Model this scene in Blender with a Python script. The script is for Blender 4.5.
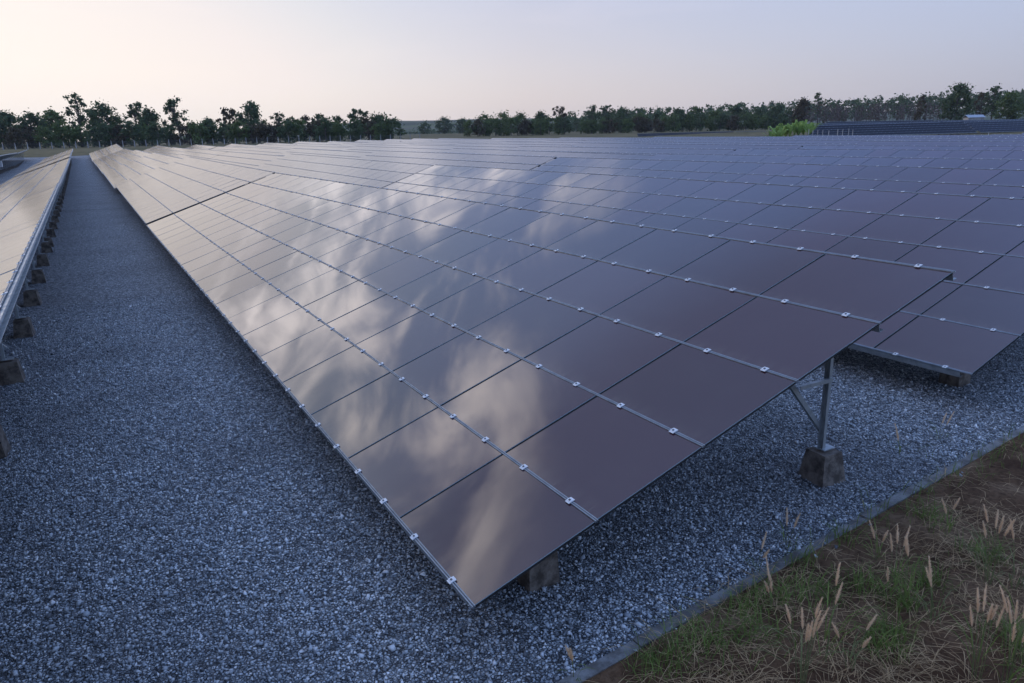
import bpy, bmesh, math, random
import numpy as np
from mathutils import Vector, Matrix, noise

for o in list(bpy.data.objects):
    bpy.data.objects.remove(o)
scene = bpy.context.scene
COL = scene.collection
R = math.radians
rng = random.Random(7)

# ------------------------------------------------------------------ camera
CAM_H = 3.63
F_PX, YAW, PITCH, ROLL = 745.06, 0.5078, 0.2724, 0.024
cy_, sy_, cp_, sp_ = math.cos(YAW), math.sin(YAW), math.cos(PITCH), math.sin(PITCH)
FWD = Vector((sy_ * cp_, cy_ * cp_, -sp_))
RT0 = Vector((cy_, -sy_, 0))
UP0 = RT0.cross(FWD)
RT = RT0 * math.cos(ROLL) - UP0 * math.sin(ROLL)
UP = RT0 * math.sin(ROLL) + UP0 * math.cos(ROLL)
CAM = Vector((0, 0, CAM_H))
cam = bpy.data.cameras.new('camera')
cam_o = bpy.data.objects.new('camera', cam)
COL.objects.link(cam_o)
m = Matrix((RT, UP, -FWD)).transposed().to_4x4()
m.translation = CAM
cam_o.matrix_world = m
cam.sensor_width = 36.0
cam.lens = F_PX / 1024 * 36.0
cam.clip_start = 0.05
cam.clip_end = 9000
scene.camera = cam_o

# ------------------------------------------------------------------ view, world, sun
scene.view_settings.view_transform = 'Standard'
scene.view_settings.look = 'None'
scene.view_settings.exposure = 0.36
scene.view_settings.gamma = 1.0
scene.view_settings.use_curve_mapping = False
SUN_YAW, SUN_EL = R(-24), R(7)          # clockwise from +Y, low evening sun behind thin cloud
SUN = Vector((math.sin(SUN_YAW) * math.cos(SUN_EL), math.cos(SUN_YAW) * math.cos(SUN_EL), math.sin(SUN_EL)))

world = bpy.data.worlds.new('World')
scene.world = world
world.use_nodes = True
WN = world.node_tree


class NT:
    """tiny node helper"""
    def __init__(self, tree):
        self.t = tree

    def n(self, kind, **kw):
        nd = self.t.nodes.new(kind)
        for k, v in kw.items():
            setattr(nd, k, v)
        return nd

    def put(self, sock, val):
        if isinstance(val, bpy.types.NodeSocket):
            self.t.links.new(val, sock)
        elif val is not None:
            if hasattr(sock.default_value, '__len__') and not hasattr(val, '__len__'):
                val = [val] * len(sock.default_value)
            if hasattr(val, '__len__') and len(sock.default_value) == 4 and len(val) == 3:
                val = (*val, 1.0)
            sock.default_value = val

    def math(self, op, a, b=None, c=None, clamp=False):
        nd = self.n('ShaderNodeMath', operation=op, use_clamp=clamp)
        for i, v in enumerate((a, b, c)):
            if v is not None:
                self.put(nd.inputs[i], v)
        return nd.outputs[0]

    def vmath(self, op, a, b=None, scale=None):
        nd = self.n('ShaderNodeVectorMath', operation=op)
        self.put(nd.inputs[0], a)
        if b is not None:
            self.put(nd.inputs[1], b)
        if scale is not None:
            self.put(nd.inputs['Scale'], scale)
        return nd.outputs['Value'] if op in ('DOT_PRODUCT', 'LENGTH', 'DISTANCE') else nd.outputs[0]

    def mix(self, fac, a, b, blend='MIX'):
        nd = self.n('ShaderNodeMix', data_type='RGBA', blend_type=blend)
        self.put(nd.inputs[0], fac)
        self.put(nd.inputs[6], a)
        self.put(nd.inputs[7], b)
        return nd.outputs[2]

    def rng(self, v, a, b, c=0.0, d=1.0, smooth=True):
        nd = self.n('ShaderNodeMapRange', interpolation_type='SMOOTHSTEP' if smooth else 'LINEAR')
        for i, x in enumerate((v, a, b, c, d)):
            self.put(nd.inputs[i], x)
        return nd.outputs[0]

    def noise(self, vec, scale, detail=3.0, rough=0.5, dist=0.0):
        nd = self.n('ShaderNodeTexNoise')
        if vec is not None:
            self.put(nd.inputs['Vector'], vec)
        self.put(nd.inputs['Scale'], scale)
        self.put(nd.inputs['Detail'], detail)
        self.put(nd.inputs['Roughness'], rough)
        self.put(nd.inputs['Distortion'], dist)
        return nd

    def ramp(self, fac, stops):
        nd = self.n('ShaderNodeValToRGB')
        cr = nd.color_ramp
        while len(cr.elements) < len(stops):
            cr.elements.new(0.5)
        for e, (p, c) in zip(cr.elements, stops):
            e.position = p
            e.color = (*c, 1) if len(c) == 3 else c
        self.put(nd.inputs[0], fac)
        return nd.outputs[0]

    def xyz(self, x=0.0, y=0.0, z=0.0):
        nd = self.n('ShaderNodeCombineXYZ')
        for i, v in enumerate((x, y, z)):
            self.put(nd.inputs[i], v)
        return nd.outputs[0]


def build_sky():
    T = NT(WN)
    bg = WN.nodes['Background']
    sky = T.n('ShaderNodeTexSky', sky_type='NISHITA', sun_disc=False)
    sky.sun_elevation = SUN_EL
    sky.sun_rotation = SUN_YAW
    sky.dust_density = 2.0
    sky.ozone_density = 3.0
    co = T.n('ShaderNodeTexCoord').outputs['Generated']
    d = T.vmath('NORMALIZE', co)
    sep = T.n('ShaderNodeSeparateXYZ')
    T.put(sep.inputs[0], d)
    x, y, z = sep.outputs
    hor = T.vmath('NORMALIZE', T.xyz(x, y, 0.0))
    c = T.vmath('DOT_PRODUCT', hor, (math.sin(SUN_YAW), math.cos(SUN_YAW), 0))
    cc = T.rng(c, -1.0, 1.0, 0.0, 1.0, smooth=False)
    # thin evening veil: warm round the sunset, lavender away from it
    low = T.ramp(cc, [(0.0, (.28, .33, .48)), (0.52, (.385, .385, .455)), (0.79, (.62, .55, .545)), (0.90, (.755, .685, .66)), (1.0, (.855, .785, .725))])
    mid = T.ramp(cc, [(0.0, (.28, .44, .84)), (0.55, (.245, .39, .88)), (0.78, (.25, .37, .70)), (0.93, (.33, .43, .67)), (1.0, (.46, .52, .66))])
    hold = T.rng(cc, 0.84, 0.98, 0.0, 0.07)
    veil = T.mix(T.rng(T.math('SUBTRACT', z, hold), 0.0, 0.40), low, mid)
    veil = T.mix(T.rng(z, 0.50, 0.85), veil, (.37, .56, 1.04))
    # a duller patch of sky high up in front, above the blue
    dip = T.math('MULTIPLY', T.math('MULTIPLY', T.rng(z, 0.50, 0.62), T.rng(z, 0.90, 0.74)), T.rng(cc, 0.45, 0.75))
    veil = T.mix(T.math('MULTIPLY', dip, 0.62), veil, (.155, .165, .25))
    # a cool bloom a little above the horizon away from the sun
    band = T.math('MULTIPLY', T.rng(z, 0.02, 0.13), T.rng(z, 0.50, 0.16))
    veil = T.mix(T.math('MULTIPLY', band, T.rng(cc, 0.93, 0.60, 0.0, 0.40)), veil, (.43, .475, .59))
    nsk = T.vmath('MULTIPLY', T.vmath('MINIMUM', sky.outputs[0], (4.0, 3.4, 2.6)), (0.22, 0.22, 0.22))
    base = T.vmath('ADD', T.vmath('SCALE', veil, scale=9.3), nsk)
    # cirrus on a flat layer overhead
    zz = T.math('ADD', T.math('MAXIMUM', z, 0.0), 0.10)
    px, py = T.math('DIVIDE', x, zz), T.math('DIVIDE', y, zz)
    along = T.math('ADD', T.math('MULTIPLY', px, .74), T.math('MULTIPLY', py, .67))
    across = T.math('SUBTRACT', T.math('MULTIPLY', py, .74), T.math('MULTIPLY', px, .67))
    wv = T.xyz(T.math('MULTIPLY', along, 0.62), across, 21.4)
    n1 = T.noise(wv, 3.0, 9.0, 0.63, 1.1).outputs[0]
    n2 = T.noise(T.xyz(T.math('MULTIPLY', along, 0.8), across, 1.3), 1.5, 3.0, 0.5, 0.3).outputs[0]
    edge = T.math('ADD', T.math('SUBTRACT', py, T.math('MULTIPLY', px, .80)), T.math('MULTIPLY', T.math('SUBTRACT', n2, 0.5), 0.9))
    side = T.rng(edge, 0.84, 1.24)
    fade = T.rng(z, 0.155, 0.27)
    top = T.rng(z, 0.80, 0.66)
    body = T.rng(T.math('ADD', T.math('MULTIPLY', n1, .66), T.math('MULTIPLY', n2, .40)), 0.465, 0.665)
    cm = T.math('MULTIPLY', T.math('MULTIPLY', body, side), T.math('MULTIPLY', fade, top))
    cloud_c = T.ramp(cc, [(0.4, (.40, .40, .50)), (0.8, (.97, .90, .90)), (1.0, (1.0, .92, .90))])
    base = T.mix(T.math('MULTIPLY', cm, 0.92), base, T.vmath('SCALE', cloud_c, scale=17.5))
    # faint low streaks of cloud in the visible strip of sky
    ls = T.noise(T.xyz(T.math('MULTIPLY', x, 1.0), T.math('MULTIPLY', y, 1.0), T.math('MULTIPLY', z, 7.0)), 3.2, 5.0, 0.55, 0.6).outputs[0]
    lm = T.math('MULTIPLY', T.rng(ls, 0.50, 0.72), T.math('MULTIPLY', T.rng(z, 0.055, 0.12), T.rng(z, 0.30, 0.16)))
    base = T.mix(T.math('MULTIPLY', lm, 0.26), base, T.vmath('MULTIPLY', base, (1.16, 1.11, 1.06)))
    T.put(bg.inputs['Color'], base)
    bg.inputs['Strength'].default_value = 0.1


build_sky()
sun = bpy.data.lights.new('sun', 'SUN')
sun.energy = 0.30
sun.angle = R(20)
sun.color = (1.0, 0.80, 0.62)
sun_o = bpy.data.objects.new('sun', sun)
COL.objects.link(sun_o)
sun_o.rotation_euler = SUN.to_track_quat('Z', 'Y').to_euler()
sun_o.location = (0, 0, 30)


def unproject(u, v, depth):
    """world point seen at photo position u,v at a given depth: only used to survey where things stand"""
    return CAM + (FWD + RT * ((u - 512) / F_PX) - UP * ((v - 341.5) / F_PX)) * depth


# ------------------------------------------------------------------ helpers
def tag(o, label=None, cat=None, group=None, kind=None):
    if label: o['label'] = label
    if cat: o['category'] = cat
    if group: o['group'] = group
    if kind: o['kind'] = kind
    return o


def empty(name, loc=(0, 0, 0), rz=0.0):
    o = bpy.data.objects.new(name, None)
    COL.objects.link(o)
    o.location = loc
    o.rotation_euler = (0, 0, rz)
    o.empty_display_size = 0.2
    return o


class MB:
    """collects shapes into one mesh"""
    def __init__(self):
        self.v, self.f, self.mi, self.sm = [], [], [], []
        self.m = 0

    def face(self, pts, smooth=False):
        b = len(self.v)
        self.v += [tuple(p) for p in pts]
        self.f.append(tuple(range(b, b + len(pts))))
        self.mi.append(self.m)
        self.sm.append(smooth)

    def hexa(self, p):
        """p: 8 corners, bottom ring then top ring"""
        b = len(self.v)
        self.v += [tuple(q) for q in p]
        for q in ((3, 2, 1, 0), (4, 5, 6, 7), (0, 1, 5, 4), (1, 2, 6, 5), (2, 3, 7, 6), (3, 0, 4, 7)):
            self.f.append(tuple(b + i for i in q))
            self.mi.append(self.m)
            self.sm.append(False)

    def box(self, lo, hi, fn=None):
        x0, y0, z0 = lo
        x1, y1, z1 = hi
        p = [(x0, y0, z0), (x1, y0, z0), (x1, y1, z0), (x0, y1, z0), (x0, y0, z1), (x1, y0, z1), (x1, y1, z1), (x0, y1, z1)]
        if fn: p = [fn(*q) for q in p]
        self.hexa(p)

    def bar(self, a, b, w, h, up=Vector((0, 0, 1))):
        a, b = Vector(a), Vector(b)
        d = (b - a).normalized()
        s = d.cross(up)
        if s.length < 1e-4: s = d.cross(Vector((1, 0, 0)))
        s.normalize()
        t = s.cross(d)
        s, t = s * w / 2, t * h / 2
        self.hexa([a - s - t, a + s - t, a + s + t, a - s + t, b - s - t, b + s - t, b + s + t, b - s + t])

    def channel(self, a, b, w, h, th=0.004, up=Vector((0, 0, 1)), flip=1):
        """C-section bar: web of height h, two flanges of width w"""
        a, b = Vector(a), Vector(b)
        d = (b - a).normalized()
        s = d.cross(up).normalized() * flip
        t = Vector(up) - d * d.dot(up)
        t.normalize()
        for lo, hi in (((0, -h / 2), (th, h / 2)), ((th, h / 2 - th), (w, h / 2)), ((th, -h / 2), (w, -h / 2 + th))):
            q = [a + s * x + t * y for x, y in ((lo[0], lo[1]), (hi[0], lo[1]), (hi[0], hi[1]), (lo[0], hi[1]))]
            self.hexa(q + [p + (b - a) for p in q])

    def tube(self, pts, radii, n=6, cap=True):
        rings = []
        for i, p in enumerate(pts):
            p = Vector(p)
            d = (Vector(pts[min(i + 1, len(pts) - 1)]) - Vector(pts[max(i - 1, 0)]))
            if d.length < 1e-6: d = Vector((0, 0, 1))
            d.normalize()
            s = d.cross(Vector((0.31, 0.95, 0.02))).normalized()
            t = d.cross(s)
            b = len(self.v)
            for k in range(n):
                an = 2 * math.pi * k / n
                self.v.append(tuple(p + (s * math.cos(an) + t * math.sin(an)) * radii[i]))
            rings.append(b)
        for a, b in zip(rings, rings[1:]):
            for k in range(n):
                k2 = (k + 1) % n
                self.f.append((a + k, a + k2, b + k2, b + k))
                self.mi.append(self.m)
                self.sm.append(True)
        if cap:
            self.f.append(tuple(rings[-1] + k for k in range(n)))
            self.mi.append(self.m)
            self.sm.append(False)

    def mesh(self, name, mats):
        me = bpy.data.meshes.new(name)
        me.from_pydata(self.v, [], self.f)
        for mt in (mats if isinstance(mats, (list, tuple)) else [mats]):
            me.materials.append(mt)
        me.polygons.foreach_set('material_index', self.mi)
        me.polygons.foreach_set('use_smooth', self.sm)
        me.update()
        return me

    def build(self, name, mats, parent=None):
        return link(name, self.mesh(name, mats), parent)


def link(name, me, parent=None, loc=None, rot=None):
    o = bpy.data.objects.new(name, me)
    COL.objects.link(o)
    if parent: o.parent = parent
    if loc is not None: o.location = loc
    if rot is not None: o.rotation_euler = rot
    return o


def quad_mesh(name, verts, k, mats, mi=None, smooth=False):
    """fast mesh of separate k-gons from an (n*k,3) array"""
    me = bpy.data.meshes.new(name)
    n = len(verts) // k
    me.vertices.add(len(verts))
    me.vertices.foreach_set('co', np.asarray(verts, dtype=np.float32).ravel())
    me.loops.add(n * k)
    me.loops.foreach_set('vertex_index', np.arange(n * k, dtype=np.int32))
    me.polygons.add(n)
    me.polygons.foreach_set('loop_start', np.arange(0, n * k, k, dtype=np.int32))
    me.polygons.foreach_set('loop_total', np.full(n, k, dtype=np.int32))
    for mt in mats: me.materials.append(mt)
    if mi is not None: me.polygons.foreach_set('material_index', np.asarray(mi, dtype=np.int32))
    me.update(calc_edges=True)
    return me


def material(name):
    mt = bpy.data.materials.new(name)
    mt.use_nodes = True
    T = NT(mt.node_tree)
    return mt, T, mt.node_tree.nodes['Principled BSDF']


def geo_pos(T):
    return T.n('ShaderNodeNewGeometry').outputs['Position']


def bump(T, b, h, strength=0.5, dist=0.01):
    nd = T.n('ShaderNodeBump')
    T.put(nd.inputs['Height'], h)
    nd.inputs['Strength'].default_value = strength
    nd.inputs['Distance'].default_value = dist
    T.put(b.inputs['Normal'], nd.outputs[0])


# ------------------------------------------------------------------ materials
def glass_mat(name, base, ior, rough, jitter=True):
    mt, T, b = material(name)
    pos = geo_pos(T)
    oi = T.n('ShaderNodeObjectInfo').outputs['Random']
    col = T.mix(oi, [c * 0.75 for c in base], [c * 1.25 for c in base]) if jitter else base
    dust = T.noise(pos, 2.2, 5.0, 0.6).outputs[0]
    col = T.mix(T.rng(dust, 0.45, 0.8, 0.0, 0.10), col, (.11, .09, .08))
    if jitter:
        # fine dirt washed down to the lower edge of each module
        ob = T.n('ShaderNodeTexCoord').outputs['Object']
        sx = T.n('ShaderNodeSeparateXYZ')
        T.put(sx.inputs[0], ob)
        streak = T.noise(T.xyz(T.math('MULTIPLY', sx.outputs[0], 3.0), T.math('MULTIPLY', sx.outputs[1], 26.0), oi), 1.0, 3.0, 0.6).outputs[0]
        low_e = T.math('MULTIPLY', T.rng(sx.outputs[0], -.34, -.53), T.rng(streak, 0.30, 0.75))
        col = T.mix(T.math('MULTIPLY', low_e, 0.32), col, (.15, .12, .10))
    T.put(b.inputs['Base Color'], col)
    T.put(b.inputs['Roughness'], T.rng(dust, 0.3, 0.8, rough, rough + 0.03))
    b.inputs['IOR'].default_value = ior
    # faint waviness of rolled glass
    w = T.noise(pos, 0.9, 1.0, 0.4).outputs[0]
    bump(T, b, w, 0.10, 0.02)
    return mt


M_GLASS = glass_mat('thin_film_glass', (.046, .017, .023), 2.0, 0.028)
M_GLASS_FAR = glass_mat('dusty_thin_film_glass', (.044, .015, .020), 2.05, 0.16, False)
M_GLASS2 = glass_mat('far_field_glass', (.006, .008, .016), 1.10, 0.35)


def metal_mat(name, col, rough, metallic, spots=0.25):
    mt, T, b = material(name)
    pos = geo_pos(T)
    n = T.noise(pos, 9.0, 4.0, 0.6).outputs[0]
    T.put(b.inputs['Base Color'], T.mix(T.rng(n, 0.35, 0.75, 0.0, spots), col, [c * 0.45 for c in col]))
    T.put(b.inputs['Roughness'], T.rng(n, 0.3, 0.7, rough, rough + 0.2))
    b.inputs['Metallic'].default_value = metallic
    return mt


M_EDGE = metal_mat('glass_edge', (.34, .42, .46), 0.25, 0.0, 0.1)
M_ALU = metal_mat('aluminium_rail', (.29, .33, .37), 0.42, 0.55, 0.35)
M_GROOVE = metal_mat('rubber_groove', (.07, .075, .08), 0.6, 0.0)
M_GAP_SHADE = metal_mat('gap_shade_strip', (.004, .004, .0045), 1.0, 0.0, 0.0)  # near-black, paints in the under-table shade seen through the panel gaps
M_CLAMP = metal_mat('clamp_plate', (.72, .74, .76), 0.45, 0.2, 0.15)
M_BOLT = metal_mat('bolt_head', (.10, .10, .11), 0.4, 0.6)
M_GALV = metal_mat('galvanised_steel', (.42, .46, .48), 0.45, 0.55, 0.5)


def concrete_mat(name, a, b_, scale=7.0):
    mt, T, b = material(name)
    pos = geo_pos(T)
    n = T.noise(pos, scale, 6.0, 0.65).outputs[0]
    n2 = T.noise(pos, scale * 9, 3.0, 0.6).outputs[0]
    col = T.mix(T.rng(n, 0.36, 0.64), a, b_)
    col = T.mix(T.rng(n2, 0.5, 0.75, 0.0, 0.35), col, [c * 0.4 for c in a])
    T.put(b.inputs['Base Color'], col)
    b.inputs['Roughness'].default_value = 0.95
    bump(T, b, n2, 0.6, 0.01)
    return mt


M_FOOT = concrete_mat('stained_concrete', (.070, .056, .046), (.22, .185, .155))
M_KERB = concrete_mat('kerb_concrete', (.09, .082, .075), (.22, .22, .22), 4.0)
M_POST = concrete_mat('fence_concrete', (.27, .27, .27), (.42, .41, .40), 2.0)


def gravel_mat():
    mt, T, b = material('crushed_gravel')
    pos = geo_pos(T)
    wob = T.noise(pos, 60.0, 2.0, 0.5)
    p2 = T.vmath('ADD', pos, T.vmath('SCALE', wob.outputs['Color'], scale=0.016))
    big = T.noise(pos, 0.32, 4.0, 0.55).outputs[0]
    mid = T.noise(pos, 2.3, 3.0, 0.6).outputs[0]
    vo = T.n('ShaderNodeTexVoronoi', feature='F1')
    T.put(vo.inputs['Vector'], p2)
    vo.inputs['Scale'].default_value = 37.0
    vs = T.n('ShaderNodeTexVoronoi', feature='SMOOTH_F1')
    T.put(vs.inputs['Vector'], p2)
    vs.inputs['Scale'].default_value = 62.0
    ve = T.n('ShaderNodeTexVoronoi', feature='DISTANCE_TO_EDGE')
    T.put(ve.inputs['Vector'], p2)
    ve.inputs['Scale'].default_value = 37.0
    sp = T.n('ShaderNodeSeparateColor')
    T.put(sp.inputs[0], vo.outputs['Color'])
    # each stone its own grey: limestone, a few near-white, a few dark
    stone = T.ramp(sp.outputs[0], [(0.0, (.09, .095, .105)), (0.3, (.24, .265, .295)), (0.65, (.44, .48, .52)), (0.88, (.70, .72, .74)), (1.0, (.88, .88, .88))])
    # earth in the joints, colour darkened for shading the even light doesn't give
    col = T.mix(T.rng(ve.outputs['Distance'], 0.02, 0.16), (.018, .018, .02), stone)
    gr = T.noise(pos, 9.0, 5.0, 0.75).outputs[0]
    col = T.mix(T.rng(gr, 0.50, 0.64, 0.0, 0.5), col, (.05, .052, .058))
    col = T.mix(T.rng(gr, 0.50, 0.36, 0.0, 0.35), col, (.62, .64, .66))
    # damp and dusty patches
    col = T.mix(T.rng(big, 0.45, 0.70, 0.0, 0.30), col, (.10, .10, .105))
    col = T.mix(T.rng(mid, 0.55, 0.78, 0.0, 0.30), col, (.07, .07, .075))
    T.put(b.inputs['Base Color'], col)
    b.inputs['Roughness'].default_value = 0.9
    h = T.math('ADD', T.math('MULTIPLY', T.rng(ve.outputs['Distance'], 0.0, 0.28), 0.8),
               T.math('ADD', T.math('MULTIPLY', sp.outputs[1], 0.9), T.math('MULTIPLY', vs.outputs['Distance'], -0.3)))
    bump(T, b, h, 1.0, 0.022)
    return mt


M_GRAVEL = gravel_mat()


def stone_mat():
    mt, T, b = material('loose_stone')
    isl = T.n('ShaderNodeNewGeometry').outputs['Random Per Island']
    pos = geo_pos(T)
    big = T.noise(pos, 0.32, 4.0, 0.55).outputs[0]
    col = T.ramp(isl, [(0.0, (.10, .105, .115)), (0.3, (.26, .285, .315)), (0.65, (.47, .51, .55)), (0.88, (.66, .69, .72)), (1.0, (.88, .88, .88))])
    col = T.mix(T.rng(big, 0.42, 0.68, 0.0, 0.42), col, (.10, .10, .105))
    n = T.noise(pos, 140.0, 2.0, 0.5).outputs[0]
    col = T.mix(T.rng(n, 0.5, 0.8, 0.0, 0.4), col, (.09, .085, .08))
    T.put(b.inputs['Base Color'], col)
    b.inputs['Roughness'].default_value = 0.85
    return mt


M_STONE = stone_mat()


def earth_mat(name, cols, scale, bump_d=0.02):
    mt, T, b = material(name)
    pos = geo_pos(T)
    n = T.noise(pos, scale, 7.0, 0.62, 0.4).outputs[0]
    f = T.noise(pos, scale * 14, 4.0, 0.65).outputs[0]
    col = T.ramp(n, [(0.30 + 0.4 * i / (len(cols) - 1), c) for i, c in enumerate(cols)])
    col = T.mix(T.rng(f, 0.42, 0.72, 0.0, 0.6), col, [c * 0.4 for c in cols[0]])
    T.put(b.inputs['Base Color'], col)
    b.inputs['Roughness'].default_value = 1.0
    b.inputs['Specular IOR Level'].default_value = 0.1
    bump(T, b, T.math('ADD', n, f), 0.9, bump_d)
    return mt


M_DIRT = earth_mat('verge_earth', [(.060, .031, .018), (.125, .072, .041), (.23, .148, .090)], 1.5, 0.03)
M_FIELD = earth_mat('dry_field', [(.075, .08, .035), (.15, .125, .065), (.20, .16, .085)], 0.06, 0.0)


def hill_mat():
    mt, T, b = material('farmed_hill')
    pos = geo_pos(T)
    sx = T.n('ShaderNodeSeparateXYZ')
    T.put(sx.inputs[0], pos)
    st = T.xyz(T.math('MULTIPLY', sx.outputs[0], 0.0018), T.math('MULTIPLY', sx.outputs[1], 0.0018), T.math('MULTIPLY', sx.outputs[2], 0.09))
    n = T.noise(st, 4.0, 4.0, 0.6).outputs[0]
    col = T.ramp(n, [(0.30, (.030, .045, .024)), (0.46, (.05, .065, .03)), (0.52, (.12, .14, .055)), (0.60, (.10, .085, .065)), (0.68, (.03, .042, .025))])
    T.put(b.inputs['Base Color'], col)
    b.inputs['Roughness'].default_value = 1.0
    return mt


M_HILL = hill_mat()


def leaf_mat(name, dark, light, scale=0.5, trans=0.38):
    mt, T, b = material(name)
    pos = geo_pos(T)
    n = T.noise(pos, scale, 3.0, 0.6).outputs[0]
    isl = T.n('ShaderNodeNewGeometry').outputs['Random Per Island']
    k = T.math('ADD', T.math('MULTIPLY', n, 0.75), T.math('MULTIPLY', isl, 0.35))
    T.put(b.inputs['Base Color'], T.mix(T.rng(k, 0.30, 0.75), dark, light))
    b.inputs['Roughness'].default_value = 0.7
    b.inputs['Specular IOR Level'].default_value = 0.25
    b.inputs['Subsurface Weight'].default_value = 0.0
    out = mt.node_tree.nodes['Material Output']
    tr = T.n('ShaderNodeBsdfTranslucent')
    T.put(tr.inputs[0], T.mix(0.5, dark, light))
    mx = T.n('ShaderNodeMixShader')
    mx.inputs[0].default_value = trans
    mt.node_tree.links.new(b.outputs[0], mx.inputs[1])
    mt.node_tree.links.new(tr.outputs[0], mx.inputs[2])
    mt.node_tree.links.new(mx.outputs[0], out.inputs['Surface'])
    return mt


M_LEAF = {
    'dark': leaf_mat('dark_leaves', (.042, .072, .034), (.115, .165, .072)),
    'green': leaf_mat('green_leaves', (.048, .085, .028), (.150, .205, .068)),
    'olive': leaf_mat('olive_leaves', (.045, .042, .026), (.120, .100, .055)),
    'brown': leaf_mat('bare_twigs', (.060, .045, .040), (.15, .115, .10), 0.3, 0.1),
    'bright': leaf_mat('fresh_leaves', (.15, .25, .06), (.36, .50, .15), 0.8),
    'grass': leaf_mat('verge_grass', (.070, .105, .022), (.22, .29, .07), 3.0),
    'straw': leaf_mat('dry_straw', (.28, .185, .095), (.66, .47, .26), 3.0),
}
M_BARK = concrete_mat('bark', (.06, .05, .04), (.14, .12, .10), 2.0)
M_STEM = leaf_mat('foxtail_stem', (.10, .13, .045), (.26, .27, .12), 5.0)
M_SEED = leaf_mat('foxtail_seed', (.74, .54, .35), (1.0, .82, .58), 30.0, 0.5)

# ------------------------------------------------------------------ the setting: terrain
TILT = 0.3298
X0, Y0 = 1.8944, 4.0279            # low front corner of the table in the foreground
HLOW = 0.50
ROWP, STAG = 7.70, 1.0405          # spacing of the rows, how much deeper each next row begins
PW, PH = 1.4265, 1.0908              # pitch of the modules along the row and up the slope
CT, ST = math.cos(TILT), math.sin(TILT)


def kerb_y(x):
    return 3.56 + (x - 2.44) * 0.109


def smooth(t):
    t = max(0.0, min(1.0, t))
    return t * t * (3 - 2 * t)


def rise(x, y):
    a = 2.5 * smooth((y - 140) / 85.0)
    b = 1.4 * smooth((x - 92.5) / 9.0) + 1.2 * smooth((x - 110) / 75.0) + 0.8 * smooth(-x / 300.0)
    return max(a, b) + 2.2 * smooth((max(x, y) - 230) / 350.0)


def axis(lo, hi, near, step, far):
    """grid lines: even within `near`, then stretching"""
    a = list(np.arange(near[0], near[1] + 1e-6, step))
    d, x = step, near[1]
    while x < hi:
        d = min(d * 1.25, far)
        x += d
        a.append(x)
    d, x = step, near[0]
    while x > lo:
        d = min(d * 1.25, far)
        x -= d
        a.insert(0, x)
    return a


def sheet(name, xs, ys, zf, mat, keep=None):
    v = [(x, y, zf(x, y)) for y in ys for x in xs]
    nx = len(xs)
    f = []
    for j in range(len(ys) - 1):
        for i in range(nx - 1):
            if keep is None or keep((xs[i] + xs[i + 1]) / 2, (ys[j] + ys[j + 1]) / 2):
                f.append((j * nx + i, j * nx + i + 1, (j + 1) * nx + i + 1, (j + 1) * nx + i))
    me = bpy.data.meshes.new(name)
    me.from_pydata(v, [], f)
    me.materials.append(mat)
    me.polygons.foreach_set('use_smooth', [True] * len(f))
    me.update()
    return tag(link(name, me), kind='structure')


ter_x = axis(-900, 1700, (-60, 320), 10, 200)
ter_y = axis(-300, 1700, (-20, 400), 10, 200)
sheet('field', ter_x, ter_y, lambda x, y: rise(x, y) - 0.05, M_FIELD)

# gravel yard under the tables, bounded by the kerb on the camera's side
gx = list(np.arange(-16, 92.1, 4.0))
gy = [0.0] + list(np.linspace(0.05, 1.0, 30))
me = bpy.data.meshes.new('gravel_yard')
gv = []
for t_ in gy:
    for x in gx:
        y_ = (kerb_y(x) + .05) * (1 - t_) + (182.0 + 1.5 * math.sin(x * .3)) * t_
        gv.append((x, y_, max(0.0, rise(x, y_))))
n_ = len(gx)
me.from_pydata(gv, [], [(j * n_ + i, j * n_ + i + 1, (j + 1) * n_ + i + 1, (j + 1) * n_ + i) for j in range(len(gy) - 1) for i in range(n_ - 1)])
me.materials.append(M_GRAVEL)
me.update()
gravel = tag(link('gravel_yard', me), kind='structure')

# earth verge, gently uneven
vx = axis(-40, 110, (1.5, 13), 0.12, 8)
vt = [0, .08, .16, .25, .35, .47, .6, .75, .9, 1.1, 1.3, 1.6, 2.0, 2.5, 3.2, 4.5, 7, 12, 25, 60]


def verge_z(x, y):
    d = max(0.0, kerb_y(x) - y)
    return 0.025 + 0.05 * min(1, d / 0.6) * (0.6 + noise.noise((x * 1.3, y * 1.3, 0))) + 0.02 * noise.noise((x * 5, y * 5, 3)) * min(1, d / .2)


v = []
for t in vt:
    for x in vx:
        y = kerb_y(x) - 0.05 - t
        v.append((x, y, verge_z(x, y)))
nx = len(vx)
f = [(j * nx + i, (j + 1) * nx + i, (j + 1) * nx + i + 1, j * nx + i + 1) for j in range(len(vt) - 1) for i in range(nx - 1)]
me = bpy.data.meshes.new('verge')
me.from_pydata(v, [], f)
me.materials.append(M_DIRT)
me.polygons.foreach_set('use_smooth', [True] * len(f))
me.update()
tag(link('verge', me), kind='structure')

# concrete kerb, laid in short lengths with slightly uneven tops
b = MB()
x = -30.0
while x < 100:
    L = 1.0
    dz = rng.uniform(-0.018, 0.010)
    dy = rng.uniform(-0.008, 0.008)
    x1 = x + L - 0.008
    b.hexa([(x, kerb_y(x) - .055 + dy, -.1), (x1, kerb_y(x1) - .055 + dy, -.1), (x1, kerb_y(x1) + .055 + dy, -.1), (x, kerb_y(x) + .055 + dy, -.1),
            (x, kerb_y(x) - .05 + dy, .035 + dz), (x1, kerb_y(x1) - .05 + dy, .035 + dz), (x1, kerb_y(x1) + .05 + dy, .035 + dz), (x, kerb_y(x) + .05 + dy, .035 + dz)])
    x += L
tag(b.build('kerb', M_KERB), kind='structure')

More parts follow.
